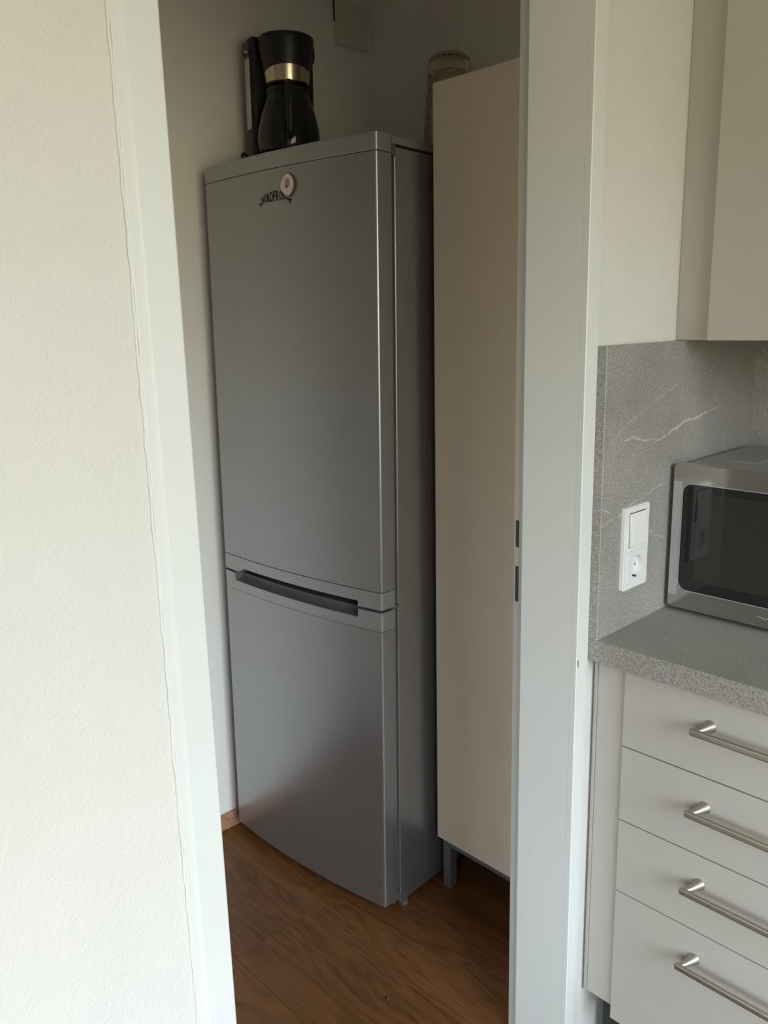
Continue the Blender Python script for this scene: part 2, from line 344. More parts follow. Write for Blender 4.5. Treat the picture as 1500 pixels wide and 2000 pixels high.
# windows
def window(name, loc, rz, width, wh, label):
    wi = struct(empty(name, loc, rz), label); ww = width / 2
    bm = new()
    for a, b, c, d in ((-ww, ww, 0, 0.06), (-ww, ww, wh - 0.06, wh), (-ww, -ww + 0.06, 0.06, wh - 0.06), (ww - 0.06, ww, 0.06, wh - 0.06), (-0.04, 0.04, 0.06, wh - 0.06)):
        box(bm, -0.03, 0.03, a, b, c, d, 0.004)
    obj('window_frame', bm, 'ext', wi)
    for a, b in ((-ww + 0.06, -0.04), (0.04, ww - 0.06)):
        obj('pane', bx(-0.003, 0.003, a, b, 0.06, wh - 0.06), 'glass', wi, smooth=0)
window('window_1', (WX + 0.05, (WY0 + WY1) / 2, WZ0), 0, WY1 - WY0, WZ1 - WZ0, 'kitchen window opposite the pantry doorway')
window('window_2', ((VX0 + VX1) / 2, KY0 - 0.012, VZ0), math.pi / 2, VX1 - VX0, VZ1 - VZ0, 'kitchen window behind the viewer')

# floor: sub-floor slab plus planks
fl = struct(obj('floor', bx(PX - 0.1, WX + 0.2, KY0 - 0.1, PYB + 0.1, -0.08, -0.008), 'subfloor', smooth=0), 'brown oak laminate plank floor')
PW, PLN = 0.2325, 1.20
ends = {}
cache = {}
def plank(x0, x1, y0, y1):
    key = (round(x1 - x0, 4), round(y1 - y0, 4))
    if key not in cache:
        bm = bx(-(x1 - x0) / 2 + 0.0003, (x1 - x0) / 2 - 0.0003, -(y1 - y0) / 2 + 0.0003, (y1 - y0) / 2 - 0.0003, -0.008, 0.0, 0.0007, 1)
        o = obj('plank', bm, 'plank', fl, smooth=0); cache[key] = o.data
    else:
        o = bpy.data.objects.new('plank', cache[key]); COL.objects.link(o); o.parent = fl
    o.location = ((x0 + x1) / 2, (y0 + y1) / 2, 0)
k0 = math.floor((KY0 - 0.19) / PW)
for k in range(k0, 6):
    y0 = max(0.19 + k * PW, KY0); y1 = min(0.19 + (k + 1) * PW, PYB if True else YK)
    if y1 - y0 < 0.01: continue
    off = {0: -0.735, 1: -1.02, -1: -0.38, 2: -0.30, -2: -0.9}.get(k, -1.2 + (k * 0.43) % 1.2)
    xs = off - PLN * 3
    while xs < WX:
        a, b = xs, xs + PLN; xs = b
        lo_x = PX if y1 > PY0 else XI
        hi_x = WX
        a, b = max(a, lo_x), min(b, hi_x)
        if b - a > 0.02: plank(a, b, y0, y1)

# pantry baseboard in wood
struct(obj('baseboard_far', bx(PX, PX + 0.014, PY0, PYB, 0, 0.048, 0.003), 'skirt'), 'reddish brown wooden baseboard beside the fridge')
bm = bx(PX + 0.014, XI, PYB - 0.014, PYB, 0, 0.048, 0.003)
struct(obj('baseboard_back', bm, 'skirt'), 'reddish brown wooden baseboard behind the fridge')

# door frame
df = struct(empty('door_1', (0, (YL + YR) / 2, 0)), 'white lacquered frame of the pantry doorway, without a door leaf in view')
def dpart(name, bm, m, smooth=35):
    bmesh.ops.translate(bm, verts=bm.verts, vec=(0, -(YL + YR) / 2, 0))
    return obj(name, bm, m, df, smooth)
# lining: jamb profile in plan (x,y), rebate on the pantry side
dpart('jamb', bx(-0.121, -0.0116, YR, YR + 0.03, 0, HZ, 0.0015), 'frame')
dpart('jamb', bx(-0.121, -0.0116, YL - 0.03, YL, 0, HZ, 0.0015), 'frame')
dpart('head_jamb', bx(-0.121, -0.0116, YL - 0.03, YR + 0.03, HZ, HZ + 0.03, 0.0015), 'frame')
rb = dpart('rebate', bx(-0.148, -0.121, YR + 0.013, YR + 0.03, 0, HZ, 0.001), 'rebate')
dpart('rebate', bx(-0.148, -0.121, YL - 0.03, YL - 0.013, 0, HZ, 0.001), 'rebate')
dpart('rebate', bx(-0.148, -0.121, YL - 0.03, YR + 0.03, HZ + 0.013, HZ + 0.03, 0.001), 'rebate')
dpart('gasket', bx(-0.1275, -0.1205, YR + 0.0005, YR + 0.013, 0, HZ, 0.001), 'gasket')
dpart('gasket', bx(-0.1275, -0.1205, YL - 0.013, YL - 0.0005, 0, HZ, 0.001), 'gasket')
# casings towards the kitchen: flat board with a stepped outer edge
def casing(y_in, y_out, z1):
    s = 1 if y_out > y_in else -1
    w_ = abs(y_out - y_in); bm = new()
    prof = [(-0.0115, y_in), (-0.001, y_in), (0.0, y_in + s * 0.0015), (0.0, y_in + s * (w_ - 0.0125)), (-0.0025, y_in + s * (w_ - 0.0105)), (-0.0025, y_in + s * (w_ - 0.001)), (-0.0035, y_out), (-0.0115, y_out)]
    return prism(bm, prof, 'z', 0, z1)
dpart('casing', casing(YL, -0.3004, HZ + 0.045), 'frame', 0)
dpart('casing', casing(YR, YF - 0.0008, HZ + 0.045), 'frame', 0)
bm = bx(-0.0055, 0.0, YL, YR, HZ, HZ + 0.045, 0.001); dpart('head_casing', bm, 'frame')
# hand-drawn caulk bead along the left casing
pts, rr = [], []
z = 0.0
while z <= HZ + 0.04:
    pts.append((WALLX + 0.0012 + random.uniform(-0.0004, 0.0004), -0.3012 + random.uniform(-0.0007, 0.0007), z)); rr.append(0.0016 + random.uniform(-0.0004, 0.0006)); z += 0.012
dpart('caulk_bead', tube(new(), pts, rr, 8), 'caulk')
# strike openings in the rebate
for z0, z1 in ((1.062, 1.112), (0.958, 1.026)):
    dpart('strike_plate', bx(-0.1435, -0.1285, YR + 0.0115, YR + 0.0145, z0, z1, 0.0008), 'strike')
# small chip in the lacquer of the right casing edge
dpart('chip', bx(-0.0004, 0.0004, YR + 0.0035, YR + 0.0056, 0.872, 0.885), 'strike', 0)

# ------------------------------------------------------------------ fridge
FRW, FRH = 0.583, 1.8465
fyaw, ftb = 0.0748, 0.0196
FX = Vector((math.cos(fyaw), math.sin(fyaw), 0)); FYh = Vector((-math.sin(fyaw), math.cos(fyaw), 0))
UZ = (Vector((0, 0, 1)) + ftb * FYh).normalized(); UY = UZ.cross(FX)
fm = Matrix((FX, UY, UZ)).transposed().to_4x4(); fm.translation = Vector((-0.5746, 0.5274, 0))
fridge = empty('fridge'); fridge.matrix_world = fm
tag(fridge, 'tall silver two-door fridge freezer standing in the pantry', 'fridge')
FA, FB = -0.577, 0.006
def bowf(x, bow=0.020, r=0.007):
    c, h = (FA + FB) / 2, (FB - FA) / 2
    t = abs(x - c); y = -bow * (1 - (t / h) ** 2) - 0.001
    e_ = t - (h - r)
    if e_ > 0: y += r - math.sqrt(max(0, r * r - e_ * e_))
    return y
def bow_solid(x0, x1, z0, z1, yb=0.047, dy=0.0, bev=0.0012):
    xs = [x0 + (x1 - x0) * i / 28 for i in range(29)]
    for end, s in ((FA, 1), (FB, -1)):
        if min(abs(x0 - end), abs(x1 - end)) < 1e-6: xs += [end + s * d for d in (0.0004, 0.0012, 0.0025, 0.0042, 0.0065, 0.009)]
    xs = sorted(set(round(x, 5) for x in xs))
    poly = [(x, bowf(x) + dy) for x in xs] + [(x1, yb - 0.0025), (x1 - 0.0025, yb), (x0 + 0.0025, yb), (x0, yb - 0.0025)]
    bm = prism(new(), poly, 'z', z0, z1)
    if bev:
        es = [e for e in bm.edges if abs(e.verts[0].co.z - e.verts[1].co.z) < 1e-7]
        bmesh.ops.recalc_face_normals(bm, faces=bm.faces)
        bmesh.ops.bevel(bm, geom=es, offset=bev, segments=1, affect='EDGES')
    return bm
body = obj('body', bx(FA + 0.005, FB - 0.004, 0.060, 0.562, 0.016, 1.826, 0.004, 3), 'silver', fridge)
obj('top_lid', bx(FA + 0.002, FB - 0.001, 0.048, 0.566, 1.829, FRH, 0.003), 'silver_trim', fridge)
obj('door_seal', bx(FA + 0.016, FB - 0.013, 0.045, 0.062, 0.05, 1.82), 'seal', fridge, smooth=0)
ud = obj('upper_door', bow_solid(FA, FB, 0.8595, 1.8095), 'silver', fridge)
ld_ = obj('lower_door', bow_solid(FA, FB, 0.0376, 0.7640), 'silver', fridge)
obj('top_trim', bow_solid(FA, FB, 1.8105, FRH), 'silver_trim', ud)
# grip zone: trims of both doors with the recessed handle between them
GL, GR = -0.525, -0.063
bm = bow_solid(FA, FB, 0.8305, 0.8585, bev=0)
for a, b in ((FA, GL + 0.018), (GR, FB)):
    t = bow_solid(a, b, 0.8175, 0.8305, bev=0); me = bpy.data.meshes.new('t'); t.to_mesh(me); t.free(); bm.from_mesh(me); bpy.data.meshes.remove(me)
t = prism(new(), [(GL - 0.001, 0.8175), (GL + 0.02, 0.8175), (GL + 0.045, 0.8305), (GL - 0.001, 0.8305)], 'y', bowf(GL + 0.02) + 0.001, 0.047)
me = bpy.data.meshes.new('t'); t.to_mesh(me); t.free(); bm.from_mesh(me); bpy.data.meshes.remove(me)
obj('bottom_trim', bm, 'silver_trim', ud)
bm = bow_solid(FA, FB, 0.7650, 0.7905, bev=0)
for a, b in ((FA, GL), (GR, FB)):
    t = bow_solid(a, b, 0.7905, 0.8105, bev=0); me = bpy.data.meshes.new('t'); t.to_mesh(me); t.free(); bm.from_mesh(me); bpy.data.meshes.remove(me)
obj('top_trim', bm, 'silver_trim', ld_)
# curved scoop of the grip
bm = new(); nx = 24; rows = []
for i in range(nx + 1):
    x = GL + (GR - GL) * i / nx; f0 = bowf(x); row = []
    for j in range(9):
        a = j / 8 * math.pi / 2
        row.append(bm.verts.new((x, f0 + 0.004 + 0.026 * math.sin(a), 0.7905 + 0.0145 * (1 - math.cos(a)))))
    row.append(bm.verts.new((x, 0.047, 0.805))); row.append(bm.verts.new((x, 0.047, 0.7905)))
    rows.append(row)
for a, b in zip(rows[:-1], rows[1:]):
    for j in range(len(a)): bm.faces.new((a[j], a[(j + 1) % len(a)], b[(j + 1) % len(a)], b[j]))
bm.faces.new(rows[0]); bm.faces.new(rows[-1][::-1])
obj('handle_recess', bm, 'grip', ld_)
# hinge pieces on the right flank
obj('hinge', bx(FB - 0.020, FB - 0.0008, 0.0470, 0.0600, 1.8060, 1.8290, 0.001), 'seal', fridge)
obj('hinge', bx(FB - 0.020, FB - 0.003, 0.040, 0.064, 0.8105, 0.8175, 0.001), 'seal', fridge)
obj('hinge', bx(FB - 0.022, FB - 0.004, 0.030, 0.064, 0.028, 0.044, 0.002), 'steel_leg', fridge)
# feet: hexagonal at the front
for x, y, zb in ((FB - 0.012, 0.082, 0.0017), (FA + 0.03, 0.082, 0.0017), (FB - 0.04, 0.52, 0.0104), (FA + 0.04, 0.52, 0.0104)):
    bm = lathe(new(), [(0.013, zb), (0.013, zb + 0.013), (0.006, zb + 0.014), (0.006, 0.020)], 6, x, y)
    obj('foot', bm, 'steel_leg', fridge, smooth=20)

# brand lettering on the upper door, printed flat on the bowed sheet
def letter_mesh(ch):
    cu = bpy.data.curves.new('t', 'FONT'); cu.body = ch; cu.size = 1.0; cu.extrude = 0.0; cu.resolution_u = 3; cu.offset = 0.03
    o = bpy.data.objects.new('t', cu); COL.objects.link(o)
    dg = bpy.context.evaluated_depsgraph_get(); me = bpy.data.meshes.new_from_object(o.evaluated_get(dg))
    bpy.data.objects.remove(o); bpy.data.curves.remove(cu)
    return me
bm = new()
word = 'NORDFROST'; X0, X1 = -0.3385, -0.2440; cw = (X1 - X0) / 9
for i, ch in enumerate(word):
    me = letter_mesh(ch); t = new(); t.from_mesh(me); bpy.data.meshes.remove(me)
    ax, bx_ = min(v.co.x for v in t.verts), max(v.co.x for v in t.verts); ay, by = min(v.co.y for v in t.verts), max(v.co.y for v in t.verts)
    for v in t.verts:
        u = (v.co.x - ax) / (bx_ - ax); q = (v.co.y - ay) / (by - ay)
        x = X0 + cw * (i + 0.06 + 0.86 * u); s = (x - (X0 + X1) / 2) / ((X1 - X0) / 2)
        zb = 1.7385 + 0.001 * s * s; zt = 1.7612 - 0.009 * s * s
        v.co = (x, bowf(x) - 0.0005, zb + (zt - zb) * q)
    me = bpy.data.meshes.new('t'); t.to_mesh(me); t.free(); bm.from_mesh(me); bpy.data.meshes.remove(me)
def ink(poly): bm.faces.new([bm.verts.new((x, bowf(x) - 0.0005, z)) for x, z in poly])
ink([(-0.3345, 1.7405), (-0.3335, 1.7375), (-0.3375, 1.7345), (-0.3405, 1.7310), (-0.3425, 1.7352), (-0.3505, 1.7362), (-0.3425, 1.7385)])
ink([(-0.2535, 1.7425), (-0.2300, 1.7385), (-0.2360, 1.7355), (-0.2365, 1.7275), (-0.2420, 1.7340), (-0.2520, 1.7395)])
obj('lettering', bm, 'ink', ud, smooth=0)

# magnet
fi = fm
mg = empty('fridge_magnet'); MGC = (-0.2420, -0.0222, 1.7685); mg.matrix_world = fm @ Matrix.Translation((MGC[0], bowf(MGC[0]) - 0.0002, MGC[2]))
tag(mg, 'small white lozenge magnet with pink print over the fridge lettering', 'magnet')
pl = [(0.0019, 0.0237), (0.0141, 0.0148), (0.0200, 0.0034), (0.0164, -0.0118), (0.0049, -0.0230), (-0.0061, -0.0231), (-0.0201, -0.0099), (-0.0236, 0.0009), (-0.0171, 0.0105), (-0.0074, 0.0197)]
def smoothpoly(p, it=2):
    for _ in range(it):
        q = []
        for i in range(len(p)):
            a, b = p[i], p[(i + 1) % len(p)]
            q += [(0.75 * a[0] + 0.25 * b[0], 0.75 * a[1] + 0.25 * b[1]), (0.25 * a[0] + 0.75 * b[0], 0.25 * a[1] + 0.75 * b[1])]
        p = q
    return p
sp_ = smoothpoly([(x * 1.06, z * 1.06) for x, z in pl], 2)
obj('backing', prism(new(), [(x * 1.04 + 0.0012, z * 1.04) for x, z in sp_], 'y', 0, -0.0035), 'mag_rim', mg)
obj('face', prism(new(), [(x * 0.97, z * 0.97) for x, z in sp_], 'y', -0.0032, -0.0048), 'mag_white', mg)
obj('print', prism(new(), smoothpoly([(-0.001, 0.014), (0.008, 0.010), (0.010, 0.000), (0.004, -0.006), (-0.003, -0.001), (-0.008, 0.005)], 1), 'y', -0.0046, -0.0052), 'mag_pink', mg)
obj('print', prism(new(), smoothpoly([(-0.006, 0.001), (-0.001, -0.001), (0.003, -0.005), (-0.001, -0.008), (-0.005, -0.006)]), 'y', -0.0046, -0.0054), 'mag_dark', mg)

# ------------------------------------------------------------------ tall cabinet next to the fridge
KX0, KX1, KY, KZ0, KZ1 = -0.5617, -0.1425, 0.7131, 0.1532, 1.9572
tcab = empty('tall_cabinet', ((KX0 + KX1) / 2, KY + 0.2, 0)); tag(tcab, 'tall cream cabinet on grey metal legs beside the fridge', 'cabinet')
kw = (KX1 - KX0) / 2
tilt = 0.0053
def lean(bm):
    for v in bm.verts: v.co.y += tilt * (v.co.z - KZ0) if v.co.z > KZ0 else 0
    return bm
obj('body', lean(bx(-kw + 0.0005, kw - 0.0005, -0.182, 0.205, KZ0 + 0.001, KZ1 - 0.001, 0.001)), 'tall', tcab)
obj('door', lean(bx(-kw, kw, -0.2, -0.1835, KZ0, KZ1, 0.0012)), 'tall', tcab)
for sx_ in (-1, 1):
    for y in (-0.168, 0.17):
        x = sx_ * (kw - 0.0150)
        obj('leg', bx(x - 0.0125, x + 0.0125, y - 0.0125, y + 0.0125, 0, KZ0 + 0.001, 0.001), 'steel_leg', tcab)
obj('rail', bx(-kw + 0.0277, kw - 0.0277, -0.1825, -0.165, KZ0 - 0.028, KZ0, 0.001), 'steel_leg', tcab)
obj('rail', bx(-kw + 0.0277, kw - 0.0277, 0.163, 0.178, KZ0 - 0.020, KZ0, 0.001), 'steel_leg', tcab)

# ------------------------------------------------------------------ glass vase on the fridge
vz = FRH + 0.0002
vs = empty('glass_vase'); vs.matrix_world = fm @ Matrix.Translation((-0.066, 0.335, vz))
tag(vs, 'amber tinted cut-glass vase standing upside down on the fridge', 'vase')
prof = [(0.060, 0.0), (0.0605, 0.02), (0.059, 0.06), (0.0565, 0.10), (0.0535, 0.14), (0.0515, 0.175), (0.0505, 0.203), (0.0475, 0.216), (0.041, 0.224), (0.030, 0.2278), (0.012, 0.229)]
bm = new(); n = 36; rings = []
for i, (r, z) in enumerate(prof):
    rings.append([bm.verts.new(((r + (0.0010 if (k % 2) and 0.01 < z < 0.19 else 0)) * math.cos(2 * math.pi * k / n), (r + (0.0010 if (k % 2) and 0.01 < z < 0.19 else 0)) * math.sin(2 * math.pi * k / n), z)) for k in range(n)])
inner = [(0.056, 0.0), (0.055, 0.06), (0.0525, 0.10), (0.0495, 0.14), (0.047, 0.178), (0.030, 0.189), (0.010, 0.192)]
for r, z in inner[::1]:
    rings.append([bm.verts.new((r * math.cos(2 * math.pi * k / n), r * math.sin(2 * math.pi * k / n), z)) for k in range(n)])
no = len(prof)
def band(a, b):
    for k in range(n): bm.faces.new((a[k], a[(k + 1) % n], b[(k + 1) % n], b[k]))
for i in range(no - 1): band(rings[i], rings[i + 1])
for i in range(no, len(rings) - 1): band(rings[i + 1], rings[i])
band(rings[no], rings[0]); bm.faces.new(rings[no - 1]); bm.faces.new(rings[-1][::-1])
obj('glass', bm, 'vase', vs, smooth=15)

# ------------------------------------------------------------------ coffee maker on the fridge
CA = math.radians(-17)
cax = Vector((-1.04, 0.703, 0)); lc = fm.inverted() @ Vector((cax.x, cax.y, 1.85))
base_w = fm @ Vector((lc.x, lc.y, FRH))
cm = empty('coffee_maker'); tag(cm, 'black filter coffee maker with glass carafe and champagne band on the fridge', 'coffee maker')
# its own frame: local +x faces the room, follows the fridge top tilt
nx_ = Vector((math.cos(CA), math.sin(CA), 0)); ux_ = (nx_ - UZ * nx_.dot(UZ)).normalized(); uy_ = UZ.cross(ux_)
mm = Matrix((ux_, uy_, UZ)).transposed().to_4x4(); mm.translation = base_w + UZ * 0.0003
cm.matrix_world = mm
TH = 0.315
pol = rrect(-0.100, -0.042, -0.080, 0.092, 0.014)
bm = prism(new(), pol, 'z', 0.0, TH - 0.03)
obj('water_tank', bm, 'black_plastic', cm)
bm = prism(new(), rrect(-0.102, -0.034, -0.083, 0.095, 0.014), 'z', TH - 0.03, TH)
bmesh.ops.recalc_face_normals(bm, faces=bm.faces)
bmesh.ops.bevel(bm, geom=[e for e in bm.edges if all(v.co.z > TH - 0.001 for v in e.verts)], offset=0.006, segments=3, affect='EDGES')
obj('tank_lid', bm, 'black_plastic', cm)
bm = prism(new(), rrect(-0.100, 0.085, -0.084, 0.092, 0.05), 'z', 0.0, 0.032)
bmesh.ops.recalc_face_normals(bm, faces=bm.faces)
bmesh.ops.bevel(bm, geom=[e for e in bm.edges if all(v.co.z > 0.031 for v in e.verts)], offset=0.006, segments=3, affect='EDGES')
obj('base', bm, 'black_plastic', cm)
obj('warming_plate', lathe(new(), [(0.076, 0.032), (0.076, 0.036)], 40), 'steel_leg', cm)
# filter basket: tapered cup
obj('filter_basket', lathe(new(), [(0.045, 0.196), (0.0520, 0.198), (0.0530, 0.204), (0.0580, 0.233), (0.0640, 0.266), (0.0685, 0.296), (0.0690, 0.303), (0.0670, 0.3065), (0.0, 0.3125)][:-1], 48), 'black_plastic', cm)
# champagne band with a crescent upper edge
bm = new(); nb = 40; lo_, hi_ = [], []
for i in range(nb + 1):
    a = -1.45 + 2.9 * i / nb + math.radians(-18)
    ht = 0.222 + 0.014 * math.cos((a - math.radians(-18)) * 1.05)
    def rad(z): return 0.0530 + (z - 0.204) / 0.094 * 0.0155
    lo_.append((a, rad(0.202) + 0.0012, 0.2015)); hi_.append((a, rad(ht) + 0.0012, ht))
outer = [[bm.verts.new((r * math.cos(a), r * math.sin(a), z)) for a, r, z in q] for q in (lo_, hi_)]
inn = [[bm.verts.new(((r - 0.002) * math.cos(a), (r - 0.002) * math.sin(a), z)) for a, r, z in q] for q in (lo_, hi_)]
for i in range(nb):
    bm.faces.new((outer[0][i], outer[0][i + 1], outer[1][i + 1], outer[1][i])); bm.faces.new((inn[0][i], inn[1][i], inn[1][i + 1], inn[0][i + 1]))
    bm.faces.new((outer[1][i], outer[1][i + 1], inn[1][i + 1], inn[1][i])); bm.faces.new((outer[0][i], inn[0][i], inn[0][i + 1], outer[0][i + 1]))
for i in (0, nb): bm.faces.new((outer[0][i], outer[1][i], inn[1][i], inn[0][i]))
obj('band', bm, 'brass', cm)
# carafe
cpro = [(0.066, 0.0362), (0.074, 0.042), (0.0785, 0.060), (0.0790, 0.078), (0.0760, 0.103), (0.0685, 0.133), (0.0580, 0.162), (0.0525, 0.178)]
ipro = [(r - 0.0022, z + (0.002 if i == 0 else 0)) for i, (r, z) in enumerate(cpro)]
bm = new(); lathe(bm, cpro + ipro[::-1], 48, cap=False)
nn = 48; bm.verts.ensure_lookup_table()
bm.faces.new([bm.verts[i] for i in range(nn)][::-1]); bm.faces.new([bm.verts[-nn + i] for i in range(nn)])
obj('carafe', bm, 'carafe', cm)
obj('carafe_lid', lathe(new(), [(0.0510, 0.176), (0.0540, 0.178), (0.0540, 0.190), (0.046, 0.1955), (0.02, 0.1958)], 40), 'black_plastic', cm)
# carafe handle pointing to the front, towards the room
hp = [(0.0545, 0.0, 0.184), (0.085, 0.0, 0.186), (0.106, 0.0, 0.176), (0.113, 0.0, 0.150), (0.112, 0.0, 0.110), (0.104, 0.0, 0.078), (0.0865, 0.0, 0.066)]
ha = math.radians(-18)
obj('carafe_handle', tube(new(), [((x - 0.004) * math.cos(ha), (x - 0.004) * math.sin(ha), z) for x, y, z in hp], [0.008, 0.010, 0.011, 0.011, 0.010, 0.009, 0.008], 10), 'handle_black', cm)
# water gauge on the left flank
obj('water_gauge', bx(-0.078, -0.052, -0.0830, -0.0785, 0.105, 0.270, 0.0015), 'gauge', cm)
obj('lid_hinge', lathe(new(), [(0.007, TH - 0.034), (0.007, TH - 0.028)], 12, -0.063, -0.081), 'contact', cm)
obj('lid_hinge', lathe(new(), [(0.007, TH - 0.034), (0.007, TH - 0.028)], 12, -0.063, 0.093), 'black_plastic', cm)
cord = [(-0.07, -0.078, 0.03), (-0.068, -0.090, 0.042), (-0.060, -0.102, 0.046), (-0.045, -0.111, 0.038), (-0.030, -0.114, 0.022), (-0.015, -0.112, 0.006), (0.0, -0.105, 0.004)]
obj('power_cord', tube(new(), cord, 0.0035, 8), 'black_plastic', cm)

# ------------------------------------------------------------------ cover plate on the pantry wall
cp = empty('wall_cover_plate', (PX, 1.0625, 2.229)); tag(cp, 'small square painted cover plate on the pantry wall near the corner', 'cover plate')
obj('plate', bx(0.009, 0.012, -0.059, 0.059, 0.0, 0.118, 0.001), 'cover', cp)
obj('rim_and_gap_shade', bx(0.0, 0.0092, -0.0575, 0.056, 0.058, 0.116), 'hole', cp, smooth=0)  # dark block paints the shade in the gap behind the plate's upper half
obj('rim_and_gap_shade', bx(0.0, 0.0092, -0.0585, 0.056, 0.002, 0.058), 'cover', cp, smooth=0)

# ------------------------------------------------------------------ kitchen: splashbacks, worktop, cabinets
KR = 1.9                               # run of the worktop to the right
ZW = 1.4203                            # lower edge of the wall cabinet
o = obj('splashback', bx(WALLX, SPX, YF, YK, ZC, ZW - 0.0005, 0.0004, 1), 'splash', smooth=0); tag(o, 'grey stone-look splashback panel carrying the switch and socket', 'splashback')
o = obj('edge_strip', bx(SPX - 0.0008, SPX + 0.0002, YF - 0.0003, YF + 0.0006, ZC + 0.0005, ZW - 0.001), 'emblem', o, smooth=0)
o = obj('splashback', bx(SPX, KR, YK - 0.012, YK - 0.0004, ZC, ZW - 0.0005), 'splash2', smooth=0); tag(o, 'grey stone-look splashback panel on the rear wall behind the microwave', 'splashback')
o = obj('worktop', bx(WALLX + 0.0005, KR, YF, YK, ZC - 0.040, ZC, 0.0015), 'worktop'); tag(o, 'grey speckled stone-look kitchen worktop under the microwave', 'worktop')

FXL = 0.0619                           # left edge of the drawer fronts
yd = YF + 0.016
bc = empty('drawer_cabinet', (0.36, 0.82, 0)); tag(bc, 'beige base cabinet with four drawers and bar handles under the worktop', 'cabinet')
def off(bm, e): 
    bmesh.ops.translate(bm, verts=bm.verts, vec=(-e.location.x, -e.location.y, -e.location.z)); return bm
CW = 0.60
obj('body', off(bx(FXL, FXL + CW, yd + 0.0195, YK - 0.002, 0.150, ZC - 0.0405, 0.001), bc), 'body', bc)
bm = new(); box(bm, 0.006, FXL - 0.0025, yd + 0.006, yd + 0.024, 0.172, ZC - 0.0405, 0.001)
obj('filler_strip', off(bm, bc), 'front', bc)
obj('scribe_strip', off(bx(-0.0008, 0.0055, yd + 0.004, yd + 0.020, 0.170, ZC - 0.0405, 0.001), bc), 'body', bc)
obj('plinth', off(bx(0.018, FXL + CW, yd + 0.050, yd + 0.066, 0.0, 0.1498), bc), 'black', bc, smooth=0)
zs = [(0.7258, 0.8715), (0.5801, 0.7234), (0.4334, 0.5777), (0.1491, 0.4310)]
hz = [0.8160, 0.6693, 0.5241, 0.3760]
for i, ((z0, z1), h) in enumerate(zip(zs, hz)):
    d = obj('drawer', off(bx(FXL, FXL + CW - 0.003, yd, yd + 0.019, z0, z1, 0.0012), bc), 'front', bc)
    hh = empty('t'); bpy.data.objects.remove(hh)
    bm = new()
    hx0, hx1 = 0.199, FXL + CW - 0.137
    yb = yd - 0.034
    # flat bar with rounded ends
    box(bm, hx0, hx1, yb - 0.004, yb + 0.004, h - 0.006, h + 0.006, 0.003, 3)
    for x, s in ((hx0, 1), (hx1, -1)):
        # bowed foot sweeping from the bar to the drawer front
        q = [(x + s * 0.006, yb, h), (x + s * 0.012, yb + 0.012, h + 0.001), (x + s * 0.016, yb + 0.024, h + 0.002), (x + s * 0.018, yd + 0.001, h + 0.002)]
        tube(bm, q, [0.0055, 0.0060, 0.0080, 0.0110], 12)
    obj('handle', off(bm, bc), 'nickel', d)
bc2 = empty('base_cabinet', (1.28, 0.82, 0)); tag(bc2, 'beige two-door base cabinet right of the drawer unit', 'cabinet')
obj('body', off(bx(FXL + CW + 0.001, KR, yd + 0.0195, YK - 0.002, 0.150, ZC - 0.0405, 0.001), bc2), 'body', bc2)
for a, b in ((FXL + CW + 0.002, 1.28), (1.283, KR)):
    d = obj('door', off(bx(a, b, yd, yd + 0.019, 0.1491, 0.8715, 0.0012), bc2), 'front', bc2)
obj('plinth', off(bx(FXL + CW + 0.001, KR, yd + 0.050, yd + 0.066, 0.0, 0.1498), bc2), 'black', bc2, smooth=0)

# wall cabinet
yw = YK - 0.3279
wc = empty('wall_cabinet', (0.5, 0.95, ZW)); tag(wc, 'beige wall cabinet above the microwave', 'cabinet')
obj('body', off(bx(FXL - 0.002, FXL + 0.9, yw + 0.0015, YK - 0.001, ZW, 2.20, 0.001), wc), 'front', wc)
obj('filler_strip', off(bx(WALLX + 0.0005, FXL - 0.0025, yw, yw + 0.018, ZW, 2.20, 0.001), wc), 'front', wc)
for a, b in ((FXL, FXL + 0.4485), (FXL + 0.4515, FXL + 0.9)):
    obj('door', off(bx(a, b, yw - 0.0195, yw, ZW, 2.198, 0.0015), wc), 'front', wc)

# switch and socket
ss = empty('switch_and_socket', (SPX, 0.6155, 0.9883)); tag(ss, 'white rocker switch above a round socket in one frame on the splashback', 'switch')
hw = 0.0408
bm = ringplate(new(), rrect(-hw, hw, 0, 0.152, 0.004), rrect(-0.0287, 0.0287, 0.0103, 0.1415, 0.002), 'x', 0, 0.0085)
bmesh.ops.recalc_face_normals(bm, faces=bm.faces)
bmesh.ops.bevel(bm, geom=[e for e in bm.edges if all(v.co.x > 0.008 and (abs(v.co.y) > 0.03 or not 0.008 < v.co.z < 0.144) for v in e.verts) and (e.verts[0].co - e.verts[1].co).length > 0 and sum(len(f.verts) for f in e.link_faces) == 8 and abs(sum((f.normal.x) for f in e.link_faces)) < 1.5], offset=0.002, segments=2, affect='EDGES')
obj('frame', bm, 'switch', ss)
